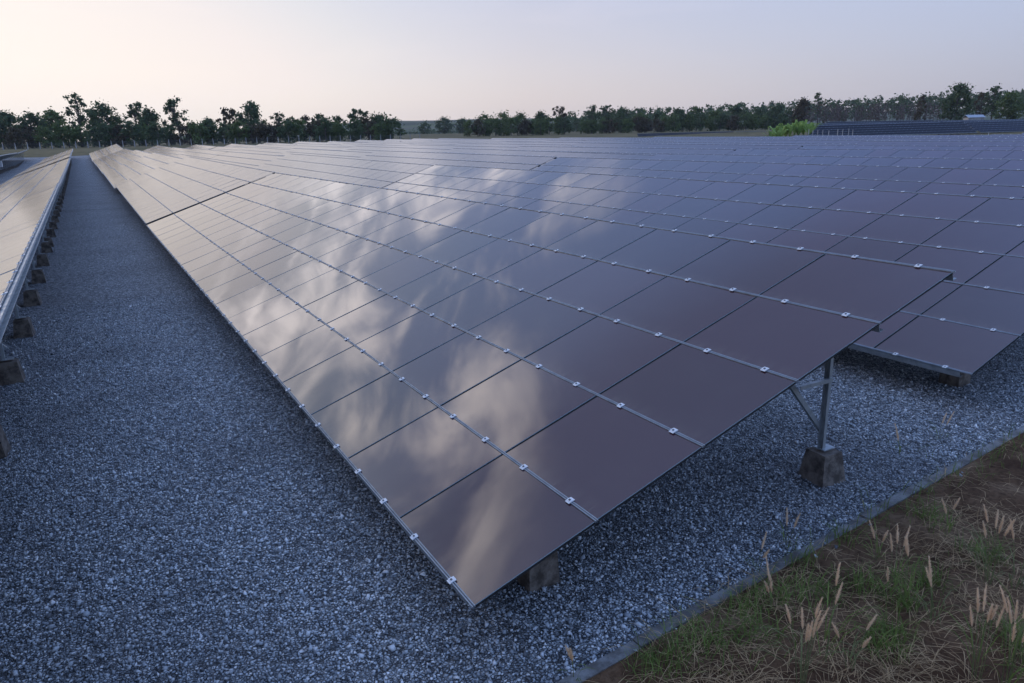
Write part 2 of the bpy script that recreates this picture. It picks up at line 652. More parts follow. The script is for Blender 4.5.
# far hill with fields on it
hill_v, hill_f = [], []
hx = np.linspace(-300, 1500, 90)
prof = []
for i, x in enumerate(hx):
    top = 19 + 6 * noise.noise((x * .0028, 2.2, 0)) + 2 * noise.noise((x * .011, 5, 0))
    top *= smooth((x + 60) / 400)
    prof.append(top)
for j, (dy, k) in enumerate(((0, -.2), (70, .35), (150, .75), (240, 1.0), (380, .9), (560, .2))):
    for i, x in enumerate(hx):
        hill_v.append((x, 1050 - 0.45 * x + dy, 3.6 + prof[i] * k))
nh = len(hx)
hill_f = [(j * nh + i, j * nh + i + 1, (j + 1) * nh + i + 1, (j + 1) * nh + i) for j in range(5) for i in range(nh - 1)]
me = bpy.data.meshes.new('hills')
me.from_pydata(hill_v, [], hill_f)
me.materials.append(M_HILL)
me.polygons.foreach_set('use_smooth', [True] * len(hill_f))
me.update()
tag(link('hills', me), kind='structure')

# ------------------------------------------------------------------ solar tables
NC, NR = 20, 5
TLEN = NC * PW
FRAME_Y = [0.72 + 3.36 * k for k in range(9)]


def S(s, y, n=0.0):
    """point on a table: s up the slope, y along the row, n above the glass plane"""
    return (s * CT - n * ST, y, HLOW + s * ST + n * CT)


NRM = Vector((-ST, 0, CT))


def rail_shape(b, inset=.16):
    """rail in its own frame: the cap strip on top, a C purlin below; runs along +Y from 0 to TLEN"""
    b.m = 0
    b.box((-.013, 0, .000), (-.0035, TLEN, .012))
    b.box((.0035, 0, .000), (.013, TLEN, .012))
    b.m = 1
    b.box((-.0035, 0.002, -.004), (.0035, TLEN - .002, .007))
    b.m = 2
    b.box((-.008, inset, -.092), (-.003, TLEN - inset, -.012))
    b.box((-.003, inset, -.017), (.050, TLEN - inset, -.012))
    b.box((-.003, inset, -.092), (.050, TLEN - inset, -.087))


def clamp_shape(b, y0, fn=None):
    b.m = 0
    b.box((-.030, y0 - .027, .0125), (.030, y0 + .027, .0165), fn)
    b.box((-.015, y0 - .027, .0165), (.015, y0 + .027, .020), fn)
    b.m = 1
    b.box((-.007, y0 - .007, .020), (.007, y0 + .007, .027), fn)


CLAMPS = [PW * (i + t) for i in range(NC) for t in (0.25, 0.75)]

bp = MB()
gw, gh = (PW - 0.036) / 2, (PH - 0.030) / 2
bp.m = 0
bp.face([(-gh, -gw, .004), (gh, -gw, .004), (gh, gw, .004), (-gh, gw, .004)])
bp.m = 1
bp.face([(-gh, gw, -.004), (gh, gw, -.004), (gh, -gw, -.004), (-gh, -gw, -.004)])
e_ = .004
for p, q in (((-gh, -gw), (gh, -gw)), ((gh, -gw), (gh, gw)), ((gh, gw), (-gh, gw)), ((-gh, gw), (-gh, -gw))):
    bp.m = 2
    bp.face([(*p, -e_), (*q, -e_), (*q, e_), (*p, e_)])
bp.m = 3  # added strips closing the column gaps, dark in place of the shade below
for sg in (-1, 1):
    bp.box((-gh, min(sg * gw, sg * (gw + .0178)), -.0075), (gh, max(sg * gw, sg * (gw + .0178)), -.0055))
ME_PANEL = bp.mesh('panel', [M_GLASS, M_GROOVE, M_EDGE, M_GAP_SHADE])
ME_PANEL_DUSTY = bp.mesh('panel', [M_GLASS_FAR, M_GROOVE, M_EDGE, M_GAP_SHADE])
br = MB()
rail_shape(br)
ME_RAIL = br.mesh('rail', [M_ALU, M_GROOVE, M_GALV])
br = MB()
rail_shape(br, .012)
ME_RAIL_END = br.mesh('rail', [M_ALU, M_GROOVE, M_GALV])
bc = MB()
for y in CLAMPS: clamp_shape(bc, y)
ME_CLAMPS = bc.mesh('clamp', [M_CLAMP, M_BOLT])
bc = MB()
clamp_shape(bc, 0)
ME_CLAMP = bc.mesh('clamp', [M_CLAMP, M_BOLT])

LOWX, HIGHX = 0.92, 4.49           # where the short and the tall posts stand, measured from the low edge


def under(x):
    """height of the rafters' underside above ground at x"""
    return HLOW + x * ST / CT - 0.215


def footing_shape(b, x, y, jit=0.0):
    h, a, c = 0.33, 0.175, 0.125
    b.hexa([(x - a, y - a, -.06), (x + a, y - a, -.06), (x + a, y + a, -.06), (x - a, y + a, -.06),
            (x - c, y - c, h), (x + c, y - c, h), (x + c, y + c, h), (x - c, y + c, h)])


def low_foot(b, x, y):
    h, a, c = 0.30, 0.15, 0.135
    b.hexa([(x - a, y - a, -.06), (x + a, y - a, -.06), (x + a, y + a, -.06), (x - a, y + a, -.06),
            (x - c, y - c, h), (x + c, y - c, h), (x + c, y + c, h), (x - c, y + c, h)])


def frame_meshes():
    out = {}
    b = MB(); low_foot(b, 0, 0); out['foot_low'] = b.mesh('footing', M_FOOT)
    b = MB(); footing_shape(b, 0, 0); out['foot_high'] = b.mesh('footing', M_FOOT)
    b = MB(); b.channel((-.03, 0, .30), (-.03, 0, under(LOWX)), .05, .08, up=Vector((0, 1, 0))); out['post_low'] = b.mesh('post', M_GALV)
    b = MB()
    b.channel((-.03, 0, .36), (-.03, 0, under(HIGHX) + .03), .042, .065, up=Vector((0, 1, 0)))
    b.box((-.085, -.07, .36), (.085, .07, .37))
    out['post_high'] = b.mesh('post', M_GALV)
    b = MB()
    a0, a1 = S(.35, 0, -.155), S(5.15, 0, -.155)
    b.channel(a0, a1, .05, .10, up=NRM); out['rafter'] = b.mesh('rafter', M_GALV)
    b = MB()
    b.channel((HIGHX, .035, 0.53), (3.60, .035, under(3.60) + .03), .04, .05, up=Vector((.7, 0, .7))); b.channel((HIGHX - .03, -.05, 1.13), (3.98, -.05, 1.13), .04, .04); out['strut'] = b.mesh('strut', M_GALV)
    return out


FM = frame_meshes()


def far_mesh(name, glass, ncol=NC):
    """a whole table in one mesh, for tables too far away to show their parts"""
    b = MB()
    L = ncol * PW
    for i in range(ncol):
        for j in range(NR):
            b.m = 0
            y0, y1 = i * PW + .008, (i + 1) * PW - .008
            s0, s1 = j * PH + .023, (j + 1) * PH - .023
            js = [rng.uniform(-.002, .002) for _ in range(4)]
            b.face([S(s0, y0, js[0]), S(s1, y0, js[1]), S(s1, y1, js[2]), S(s0, y1, js[3])])
    b.m = 1
    for j in range(NR + 1):
        s = j * PH
        b.m = 5
        b.box((s - .02, 0, .002), (s + .02, L, .012), lambda a, y, n: S(a, y, n))
        b.m = 1
        b.box((s - .03, 0, -.10), (s + .03, L, -.012), lambda a, y, n: S(a, y, n))
    b.m = 2
    b.face([S(0, L, -.010), S(5 * PH, L, -.010), S(5 * PH, 0, -.010), S(0, 0, -.010)])
    b.m = 4
    for j in range(NR + 1):
        for i in range(ncol):
            for t in (.25, .75):
                y = (i + t) * PW
                b.box((j * PH - .033, y - .030, .0125), (j * PH + .033, y + .030, .022), lambda a, yy, n: S(a, yy, n))
    for y in FRAME_Y:
        if y > L: break
        b.m = 3
        low_foot(b, LOWX, y)
        footing_shape(b, HIGHX, y)
        b.m = 1
        b.box((LOWX - .03, y - .04, .3), (LOWX + .03, y + .04, under(LOWX)))
        b.box((HIGHX - .03, y - .04, .3), (HIGHX + .03, y + .04, under(HIGHX) + .03))
        b.bar(S(.35, y, -.155), S(5.15, y, -.155), .05, .10, NRM)
        b.bar((HIGHX, y, .53), (3.60, y, under(3.60)), .04, .05)
    return b.mesh(name, [glass, M_GALV, M_GROOVE, M_FOOT, M_CLAMP, M_ALU])


ME_FAR = far_mesh('solar_table', M_GLASS_FAR)
ME_FAR_B = far_mesh('solar_table', M_GLASS_FAR)
ME_FIELD2 = far_mesh('solar_table', M_GLASS2)

ORD = ['first', 'second', 'third', 'fourth', 'fifth', 'sixth', 'seventh', 'eighth', 'ninth', 'tenth', 'eleventh', 'twelfth', 'thirteenth']


def full_table(loc, tilt_jit=0.0, yaw_jit=0.0, single_clamps=False, name='solar_table', dusty=False, pitch=0.0):
    t = empty(name, loc)
    t.rotation_euler = (pitch, tilt_jit, yaw_jit)
    for i in range(NC):
        for j in range(NR):
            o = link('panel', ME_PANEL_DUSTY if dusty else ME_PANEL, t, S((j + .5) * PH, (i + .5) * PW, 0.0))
            o.rotation_euler = (rng.gauss(0, .0018), -TILT + rng.gauss(0, .0028), 0)
    count = 0
    for j in range(NR + 1):
        rail = link('rail', ME_RAIL_END if j >= 4 else ME_RAIL, t, S(j * PH, 0, 0), (0, -TILT, 0))
        if single_clamps:
            rest = MB()
            for k, y in enumerate(CLAMPS):
                if k < 16:
                    link('clamp', ME_CLAMP, rail, (0, y, 0))
                else:
                    clamp_shape(rest, y)
            tag(rest.build('clamp', [M_CLAMP, M_BOLT], rail), kind='stuff')
        else:
            tag(link('clamp', ME_CLAMPS, rail), kind='stuff')
    for y in FRAME_Y:
        link('rafter', FM['rafter'], t, (0, y, 0))
        link('strut', FM['strut'], t, (0, y, 0))
        link('post', FM['post_low'], t, (LOWX, y, 0))
        link('post', FM['post_high'], t, (HIGHX, y, 0))
        link('footing', FM['foot_low'], t, (LOWX, y, 0), (0, 0, rng.gauss(0, .05)))
        link('footing', FM['foot_high'], t, (HIGHX, y, 0), (0, 0, rng.gauss(0, .05)))
    return t


GROUP = 'solar tables in rows on the gravel yard'
SEG = TLEN + 0.27
ROWNAME = {-2: 'row furthest left', -1: 'row left of the gravel aisle', 0: 'row right of the gravel aisle'}
for r in range(1, 11):
    ROWNAME[r] = ORD[r] + ' row right of the aisle'
ROWNAME[0] = 'first row right of the gravel aisle'
for r in range(-2, 11):
    xr = X0 + ROWP * r - (0.15 if r < 0 else 0)
    yr = Y0 + STAG * r
    for k in range(6):
        if r == -2 and k < 2: continue
        y = yr + k * (SEG if r >= 0 else TLEN + .05) + (1.2 if k == 5 else 0)
        z = 0.0 if (k == 0 and r in (-1, 0, 1)) or (k < 3 and r == -1) else rng.uniform(-.05, .05)
        if k == 5: z += 0.12 if r <= 0 else 0.28
        elif k >= 3: z += 0.10 * (k - 2)
        tj = 0.0 if (k == 0 and r in (0, 1)) else rng.gauss(0, .004)
        near = (k == 0 and r <= 5 and r >= -1) or (k == 1 and r in (-1, 0, 1))
        if near:
            o = full_table((xr, y, z), tj, 0.0, single_clamps=(r == 0 and k == 0), dusty=(k > 0 or r < 0), pitch=(.008 if k and r >= 0 else 0.0))
        else:
            o = link('solar_table', ME_FAR if rng.random() < .5 else ME_FAR_B, None, (xr, y, z))
            # far tables tipped slightly uphill, shaped so the glass reflects sky over the trees
            o.rotation_euler = (rng.gauss(.007 if r >= 0 else .002, .002 if r >= 0 else .0005) if k < 5 else (.036 if r == 0 else .012), tj, 0)
        where = ['nearest', 'second', 'third', 'fourth', 'fifth', 'last'][k]
        if where == 'nearest':
            lab = 'brown glass solar table nearest in the ' + ROWNAME[r]
        elif where == 'last':
            lab = 'raised last solar table of the ' + ROWNAME[r]
        else:
            lab = 'tilted solar table, %s back in the %s' % (where, ROWNAME[r])
        tag(o, lab, 'solar table', GROUP)

# ------------------------------------------------------------------ the second solar field beyond the grass strip
def horizon_v(u):
    return 142.7 - math.tan(ROLL) * (u - 76.3)


F2 = 'dark solar tables of the second field'
for k in range(5):
    B = unproject(812 + 6 * k, 131.6 - 1.5 * k, 128 + 13 * k)
    A = unproject(1085 + 6 * k, 123.9 - .75 * k, 128 + 15 * k)
    d = B - A
    ang = math.atan2(d.y, d.x) - math.pi / 2
    hl = Vector((d.x, d.y)).length
    n = round(hl / (TLEN + .6)) + 1
    for i in range(n):
        p = B - d * ((TLEN + i * (TLEN + .6)) / hl)
        o = link('solar_table', ME_FIELD2, None, (p.x, p.y, p.z - 1.4))
        o.rotation_euler = (math.atan2(d.z, Vector((d.x, d.y)).length), rng.gauss(0, .01), ang)
        tag(o, 'dark second field solar table, %s along the %s row from the grass strip' % (ORD[i], ORD[k]), 'solar table', F2)
for k in range(1):
    B = unproject(640 + 14 * k, 130.2 - .9 * k, 215 + 16 * k)
    A = unproject(835 + 8 * k, 126.6 - .9 * k, 215 + 16 * k)
    d = B - A
    ang = math.atan2(d.y, d.x) - math.pi / 2
    hl = Vector((d.x, d.y)).length
    for i in range(round(hl / (TLEN + .6))):
        p = B - d * ((TLEN + i * (TLEN + .6)) / hl)
        o = link('solar_table', ME_FIELD2, None, (p.x, p.y, p.z - 3.0))
        o.rotation_euler = (0, rng.gauss(0, .01), ang)
        tag(o, 'far dark solar table, %s along the %s row below the middle trees' % (ORD[i], ORD[k]), 'solar table', F2)

# ------------------------------------------------------------------ the fence of concrete posts
def ground_at(x, y):
    return rise(x, y) - 0.05


fa, fb = unproject(-60, 150, 196), unproject(420, 140, 226)
fence = empty('fence', (fa.x, fa.y, 0))
tag(fence, 'long wire fence of pale concrete posts in front of the left trees', 'fence')
NP = 44
fd = (fb - fa); fd.z = 0
posts = []
bpst = MB()
bpst.hexa([(-.11, -.11, -.4), (.11, -.11, -.4), (.11, .11, -.4), (-.11, .11, -.4), (-.09, -.09, 1.5), (.09, -.09, 1.5), (.09, .09, 1.5), (-.09, .09, 1.5)])
bpst.hexa([(-.09, -.09, 1.5), (.09, -.09, 1.5), (.09, .09, 1.5), (-.09, .09, 1.5), (.13, -.08, 1.80), (.24, -.08, 1.77), (.24, .08, 1.77), (.13, .08, 1.80)])
ME_POST = bpst.mesh('fence_post', M_POST)
wires = MB()
prev = None
for i in range(NP):
    p = fa + fd * (i / (NP - 1))
    z = ground_at(p.x, p.y)
    o = link('fence_post', ME_POST, fence, (p.x - fa.x, p.y - fa.y, z), (rng.gauss(0, .02), rng.gauss(0, .02), math.atan2(fd.y, fd.x) - math.pi / 2))
    if prev:
        for h in (.3, .6, .9, 1.2, 1.45):
            wires.bar((prev[0], prev[1], prev[2] + h), (p.x - fa.x, p.y - fa.y, z + h), .012, .012)
    prev = (p.x - fa.x, p.y - fa.y, z)
wires.build('wire', M_GALV, fence)

# ------------------------------------------------------------------ trees
nrng = np.random.default_rng(11)


def leaf_cards(centres, radii, counts, size):
    """small leaf-clump faces spread through soft balls round each centre"""
    vs = []
    for c, r, n in zip(centres, radii, counts):
        d = nrng.normal(size=(n, 3))
        d /= np.linalg.norm(d, axis=1)[:, None] + 1e-9
        rad = r * np.minimum(np.abs(nrng.normal(0, .62, n)), 1.5)
        p = np.array(c) + d * rad[:, None] * np.array((1, 1, .75))
        a = nrng.normal(size=(n, 3))
        a /= np.linalg.norm(a, axis=1)[:, None]
        b = np.cross(a, nrng.normal(size=(n, 3)))
        b /= np.linalg.norm(b, axis=1)[:, None] + 1e-9
        s = size * (0.5 + nrng.random(n))[:, None]
        quad = np.stack([p - a * s, p - b * s * .55, p + a * s, p + b * s * .55], axis=1)
        vs.append(quad.reshape(-1, 3))
    return np.concatenate(vs)


def make_tree(base, h, w, style, leaf, label, group=None, name='tree', cat='tree', dens=1.0):
    t = empty(name, base, rng.uniform(0, 6.28))
    tag(t, label, cat, group)
    cs, rs, ns = [], [], []
    limbs = MB()
    tw = max(.12, h * .018)
    lean = Vector((rng.gauss(0, .03), rng.gauss(0, .03), 0)) * h
    if style == 'round':
        z0, z1, nb = .10, .93, 34
    elif style == 'airy':
        z0, z1, nb = .20, .97, 38
    elif style == 'tall':
        z0, z1, nb = .40, .97, 34
    elif style == 'bush':
        z0, z1, nb = .10, .85, 16
    else:
        z0, z1, nb = .15, .97, 22
    top = lean + Vector((0, 0, h * (.86 if style != 'bush' else .6)))
    limbs.tube([(0, 0, -.4), lean * .3 + Vector((0, 0, h * .3)), lean * .7 + Vector((0, 0, h * .6)), top], [tw * 1.3, tw, tw * .6, tw * .2], 6)
    for i in range(nb):
        u = (i + .5) / nb
        zz = z0 + (z1 - z0) * u
        if style in ('round', 'bush'): prof_ = math.sqrt(max(.03, 1 - (2 * u - .92) ** 2 * .95))
        elif style == 'airy': prof_ = .45 + .55 * math.sin(u * 3.0)
        elif style == 'tall': prof_ = .35 + .65 * math.sin(min(1, u * 1.05) * 2.9) if u > .2 else .45
        else: prof_ = 1.0 - .72 * u
        an = rng.uniform(0, 6.283)
        rr = w / 2 * prof_ * rng.uniform(.25, .82)
        c = lean * zz + Vector((math.cos(an) * rr, math.sin(an) * rr, h * zz))
        r = w * rng.uniform(.14, .23) * (1.0 if style in ('round', 'bush') else .62)
        cs.append(tuple(c)); rs.append(r)
        ns.append(int(dens * rng.uniform(.7, 1.2) * (105 if style in ('round', 'bush') else 46)))
        root = lean * (zz * .7) + Vector((0, 0, h * zz * .72))
        mid = root.lerp(c, .5) + Vector((0, 0, -.03 * h))
        limbs.tube([root, mid, c], [tw * .38, tw * .25, tw * .08], 4, cap=False)
    size = min(.42, max(.15, w * .042))
    verts = leaf_cards(cs, rs, ns, size)
    link('crown', quad_mesh('crown', verts, 4, [M_LEAF[leaf]]), t)
    limbs.build('trunk', M_BARK, t)
    return t


def tree_px(u, vtop, wpx, depth, style, leaf, label, group, dens=1.0, vbase=None, **kw):
    """a surveyed tree: where it stands (direction and distance), its height and spread in metres"""
    p = unproject(u, vtop, depth)
    g = ground_at(p.x, p.y)
    if vbase is not None: g = unproject(u, vbase, depth).z
    return make_tree((p.x, p.y, g), p.z - g, wpx * depth / F_PX, style, leaf, label, group, dens=dens, **kw)


LG = 'trees behind the concrete post fence'
left_trees = [
    (-14, 106, 34, 228, 'round', 'dark', 'dark broad tree cut by the left border of the photo'),
    (6, 111, 30, 236, 'round', 'dark', 'dark rounded tree at the left end of the tree line'),
    (27, 113, 30, 232, 'round', 'dark', 'low dark rounded tree left of the tallest tree'),
    (51, 109, 30, 240, 'round', 'green', 'rounded mid-height green tree just left of the tallest tree'),
    (73, 93, 27, 236, 'airy', 'dark', 'tallest ragged tree with an open crown at the end of the aisle'),
    (98, 103, 34, 233, 'round', 'dark', 'dense domed tree beside the tallest ragged tree'),
    (117, 116, 20, 238, 'round', 'green', 'low green tree filling the dip between two tall ones'),
    (133, 102, 24, 240, 'airy', 'dark', 'thin topped tree right of the dense domed tree'),
    (147, 108, 24, 236, 'round', 'dark', 'dark tree joined to the right of the thin topped tree'),
    (163, 117, 14, 240, 'bush', 'dark', 'small dark tree at the foot of the slender lollipop tree'),
    (176, 98, 24, 236, 'tall', 'dark', 'slender lollipop tree with a round head on a bare stem'),
    (192, 120, 20, 244, 'bush', 'green', 'low green bushy tree right of the slender lollipop tree'),
    (208, 118, 20, 240, 'round', 'dark', 'low dark tree midway between two taller groups'),
    (228, 108, 24, 242, 'airy', 'olive', 'open olive tree left of the dark peaked tree'),
    (248, 101, 26, 242, 'round', 'dark', 'dark peaked tree rising above the middle of the left line'),
    (262, 117, 16, 246, 'bush', 'green', 'pale green bushy tree tucked under the dark peaked tree'),
    (277, 113, 18, 248, 'airy', 'dark', 'narrow dark tree beginning the even stretch'),
    (290, 117, 16, 250, 'airy', 'dark', 'thin stemmed tree in the even stretch, nearer its left end'),
    (304, 116, 18, 250, 'airy', 'olive', 'olive thin stemmed tree in the even stretch'),
    (320, 114, 20, 250, 'airy', 'dark', 'rounded thin stemmed tree in the even stretch'),
    (337, 116, 18, 252, 'airy', 'dark', 'last thin stemmed tree of the even stretch'),
    (356, 109, 22, 252, 'airy', 'dark', 'taller open tree second from the right end of the left line'),
    (380, 115, 27, 250, 'round', 'dark', 'round solitary tree closing the left line beside the hill view'),
]
for u, vt_, w_, dp, st, lf, lab in left_trees:
    tree_px(u, vt_, w_ * 1.22, dp, st, lf, lab, LG)
for i, u in enumerate(range(-12, 394, 13)):
    tree_px(u + rng.uniform(-3, 3), 122.5 - u * .008 + rng.uniform(-4, 4), 27, 226 + rng.uniform(-4, 4), 'bush', rng.choice(('green', 'dark', 'dark', 'olive')), 'leafy shrub in the unbroken belt along the fence under the left trees', 'shrubs along the fence', name='shrub', cat='shrub')

MG = 'trees beyond the middle of the field'
mid_trees = [
    (424, 121.5, 20, 520, 'bush', 'dark', 'small hazy tree on the open fields under the hill'),
    (444, 117.5, 20, 500, 'round', 'dark', 'hazy rounded tree standing before the hill'),
    (462, 118.5, 18, 500, 'round', 'dark', 'hazy tree at the right foot of the hill'),
    (483, 112, 28, 330, 'bush', 'green', 'fresh green bushy tree at the left end of the middle clump'),
    (503, 110, 28, 335, 'bush', 'green', 'broad fresh green tree second in the middle clump'),
    (522, 111, 26, 335, 'bush', 'green', 'green tree at the centre of the middle clump'),
    (541, 112, 24, 335, 'round', 'dark', 'darker green tree right of the centre of the middle clump'),
    (559, 106, 20, 340, 'airy', 'olive', 'brownish open tree ending the middle clump'),
    (577, 117, 12, 420, 'bush', 'dark', 'tiny tree in the gap between the middle clumps'),
    (592, 105, 18, 345, 'airy', 'dark', 'feathery dark tree right of the gap'),
    (606, 105, 20, 345, 'airy', 'dark', 'feathery dark tree second right of the gap'),
    (622, 108, 26, 340, 'round', 'dark', 'domed dark tree right of the two feathery trees'),
    (642, 111, 26, 330, 'bush', 'green', 'yellowish green bushy tree above the raised dark tables'),
    (661, 109, 24, 330, 'bush', 'dark', 'dark bushy tree right of the yellowish green one'),
    (679, 108, 22, 335, 'round', 'dark', 'dark tree with a flat top in the long line'),
    (697, 107, 22, 330, 'airy', 'green', 'open green tree in the long line'),
    (716, 108, 24, 330, 'bush', 'green', 'squat green tree in the long line'),
    (737, 105, 24, 330, 'round', 'dark', 'rounded tree near the right end of the long line'),
    (757, 106, 22, 325, 'bush', 'dark', 'dark bushy tree at the right end of the long line'),
    (778, 104, 24, 325, 'round', 'dark', 'dark tree above the bright green plants'),
    (803, 98, 22, 300, 'round', 'olive', 'russet brown rounded tree left of the bare wood'),
    (820, 92, 16, 330, 'tall', 'dark', 'tall dark tree rising behind the russet one'),
    (923, 95, 20, 270, 'conifer', 'olive', 'upright olive tree standing before the bare wood'),
    (959, 83, 34, 262, 'round', 'dark', 'largest dark tree standing over the white shed'),
    (983, 92, 18, 290, 'airy', 'olive', 'thin brownish tree right of the largest dark tree'),
    (996, 86, 24, 285, 'airy', 'dark', 'ragged dark tree near the right border'),
    (1012, 92, 30, 265, 'round', 'green', 'green leafy tree at the right border of the photo'),
    (1034, 96, 34, 260, 'bush', 'green', 'bright green tree cut by the right border'),
]
for u, vt_, w_, dp, st, lf, lab in mid_trees:
    tree_px(u, vt_, w_, dp, st, lf, lab, MG, vbase=(horizon_v(u) + 2.5 if u > 780 else None))

for i, u in enumerate(list(range(470, 572, 8)) + list(range(584, 800, 9))):
    tree_px(u + rng.uniform(-2, 2), 117.5 - (u - 470) * .018 + rng.uniform(-3.5, 3.5), 19, 318 + rng.uniform(-6, 6), 'bush', rng.choice(('green', 'dark', 'green', 'olive')), 'leafy shrub in the dense belt under the middle trees', 'shrubs under the middle trees', name='shrub', cat='shrub')

# woods that read as one mass: the leafless plantation and the wooded ridge behind it
cs, rs, ns = [], [], []
stems = MB()
for i in range(150):
    u = rng.uniform(806, 950)
    dp = rng.uniform(285, 325)
    hpx = rng.uniform(105, 110) - (u - 806) * .02
    p = unproject(u, hpx, dp)
    zb = unproject(u, horizon_v(u) + 2, dp).z
    for k in range(6):
        cs.append((p.x + rng.gauss(0, .5), p.y + rng.gauss(0, .5), zb + (p.z - zb) * (.35 + .65 * k / 5)))
        rs.append(.9); ns.append(9)
    stems.tube([(p.x, p.y, zb), (p.x, p.y, p.z)], [.12, .03], 4)
wood = tag(link('bare_wood', quad_mesh('bare_wood', leaf_cards(cs, rs, ns, .26), 4, [M_LEAF['brown']])), 'brownish wood of leafless trees behind the second solar field', 'wood', None, 'stuff')
stems.build('trunk', M_BARK, wood)
cs, rs, ns = [], [], []
for i in range(420):
    u = rng.uniform(560, 1075)
    dp = rng.uniform(430, 560)
    vt_ = 113.5 - (u - 560) * .049 + rng.uniform(-2, 7)
    p = unproject(u, vt_, dp)
    for k in range(4):
        cs.append((p.x + rng.gauss(0, 2.2), p.y + rng.gauss(0, 2.2), p.z - k * 2.4 - 1.2))
        rs.append(2.6); ns.append(26)
tag(link('ridge_wood', quad_mesh('ridge_wood', leaf_cards(cs, rs, ns, .75), 4, [M_LEAF['dark']])), 'continuous dark wood along the ridge behind the trees on the right', 'wood', None, 'stuff')
cs, rs, ns = [], [], []
for i in range(240):
    u = rng.uniform(395, 560)
    dp = rng.uniform(700, 1100)
    p = unproject(u, 128, dp)
    g = ground_at(p.x, p.y)
    cs.append((p.x, p.y, g + 2.0)); rs.append(rng.uniform(2, 4.5)); ns.append(30)
tag(link('hedgerow', quad_mesh('hedgerow', leaf_cards(cs, rs, ns, .9), 4, [M_LEAF['dark']])), 'dark scrub dotted over the open fields under the hill', 'scrub', None, 'stuff')

# ------------------------------------------------------------------ small far things: banana clump, marker posts, shed
p = unproject(789, 132, 122)
for i in range(9):
    u = 772 + i * 4.6 + rng.uniform(-1, 1)
    q = unproject(u, 131 + rng.uniform(-.5, .8), 118 + rng.uniform(-4, 4))
    zg = ground_at(q.x, q.y)
    t = empty('banana_plant', (q.x, q.y, zg))
    tag(t, 'bright green broad leaved plant in the clump at the end of the field', 'plant', 'bright green plants at the end of the field')
    lv = []
    for k in range(11):
        an = rng.uniform(0, 6.283)
        el = rng.uniform(.75, 1.45)
        L = rng.uniform(2.2, 3.4)
        d = Vector((math.cos(an) * math.cos(el), math.sin(an) * math.cos(el), math.sin(el)))
        s = Vector((-math.sin(an), math.cos(an), 0)) * rng.uniform(.18, .32)
        a = Vector((0, 0, 1.0))
        pts = [a, a + d * L * .5, a + d * L * .85 - Vector((0, 0, .12 * L)), a + d * L - Vector((0, 0, .3 * L))]
        wds = [.25, 1, .8, .1]
        for m_ in range(3):
            lv += [pts[m_] - s * wds[m_], pts[m_] + s * wds[m_], pts[m_ + 1] + s * wds[m_ + 1], pts[m_ + 1] - s * wds[m_ + 1]]
    link('leaves', quad_mesh('leaves', np.array([tuple(x_) for x_ in lv]), 4, [M_LEAF['bright']]), t)
    b = MB()
    b.tube([(0, 0, -.2), (0, 0, 1.3)], [.13, .08], 6)
    b.build('stem', M_LEAF['green'], t)

bm_ = MB()
bm_.hexa([(-.05, -.05, -.3), (.05, -.05, -.3), (.05, .05, -.3), (-.05, .05, -.3), (-.04, -.04, 1.15), (.04, -.04, 1.15), (.04, .04, 1.15), (-.04, .04, 1.15)])
bm_.hexa([(-.04, -.04, 1.15), (.04, -.04, 1.15), (.04, .04, 1.15), (-.04, .04, 1.15), (-.02, -.02, 1.22), (.02, -.02, 1.22), (.02, .02, 1.22), (-.02, .02, 1.22)])
ME_MARK = bm_.mesh('marker_post', M_POST)
for u, v_ in ((809, 129), (813, 130), (818, 129.5), (823, 130), (829, 130), (838, 129), (843, 129), (849, 128.5), (853, 129.5), (989, 131.5)):
    q = unproject(u, v_, 112)
    g_ = ground_at(q.x, q.y)
    mk = link('marker_post', ME_MARK, None, (q.x, q.y, g_))
    mk.scale.z = max(.6, (q.z - g_) / 1.22)
    tag(mk, 'short pale concrete post on the grass strip before the second field', 'post', 'short pale posts on the grass strip')

q = unproject(974, 116, 235)
zg = unproject(974, 124, 235).z
sh = empty('shed', (q.x, q.y, zg), R(-32))
tag(sh, 'small white walled shed with a pale metal roof under the largest dark tree', 'shed')
b = MB()
b.box((-2.4, -1.6, -.3), (2.4, 1.6, 2.0))
b.box((-.5, -1.64, 0), (.5, -1.603, 1.9))
b.build('wall', M_POST, sh)
b = MB()
b.hexa([(-2.7, -1.9, 1.95), (2.7, -1.9, 1.95), (2.7, 0, 2.75), (-2.7, 0, 2.75), (-2.7, -1.9, 2.0), (2.7, -1.9, 2.0), (2.7, 0, 2.8), (-2.7, 0, 2.8)])
b.hexa([(-2.7, 0.003, 2.75), (2.7, 0.003, 2.75), (2.7, 1.9, 1.95), (-2.7, 1.9, 1.95), (-2.7, 0.003, 2.8), (2.7, 0.003, 2.8), (2.7, 1.9, 2.0), (-2.7, 1.9, 2.0)])
b.build('roof', metal_mat('painted_roof', (.33, .38, .44), .5, 0.0), sh)

# inverter boxes hung under the far left row
for i, yy in enumerate((97, 108, 117)):
    x_ = X0 - 2 * ROWP - .15 + 5 * PH * CT - .35
    b = MB()
    b.box((-.18, -.45, 0), (.18, .45, .75))
    b.box((.183, -.40, .05), (.20, .40, .70))
    o = b.build('inverter_box', M_CLAMP)
    o.location = (x_, yy, 1.0)
    tag(o, 'pale metal inverter box under the dark row furthest left', 'box', 'inverter boxes under the furthest left row')

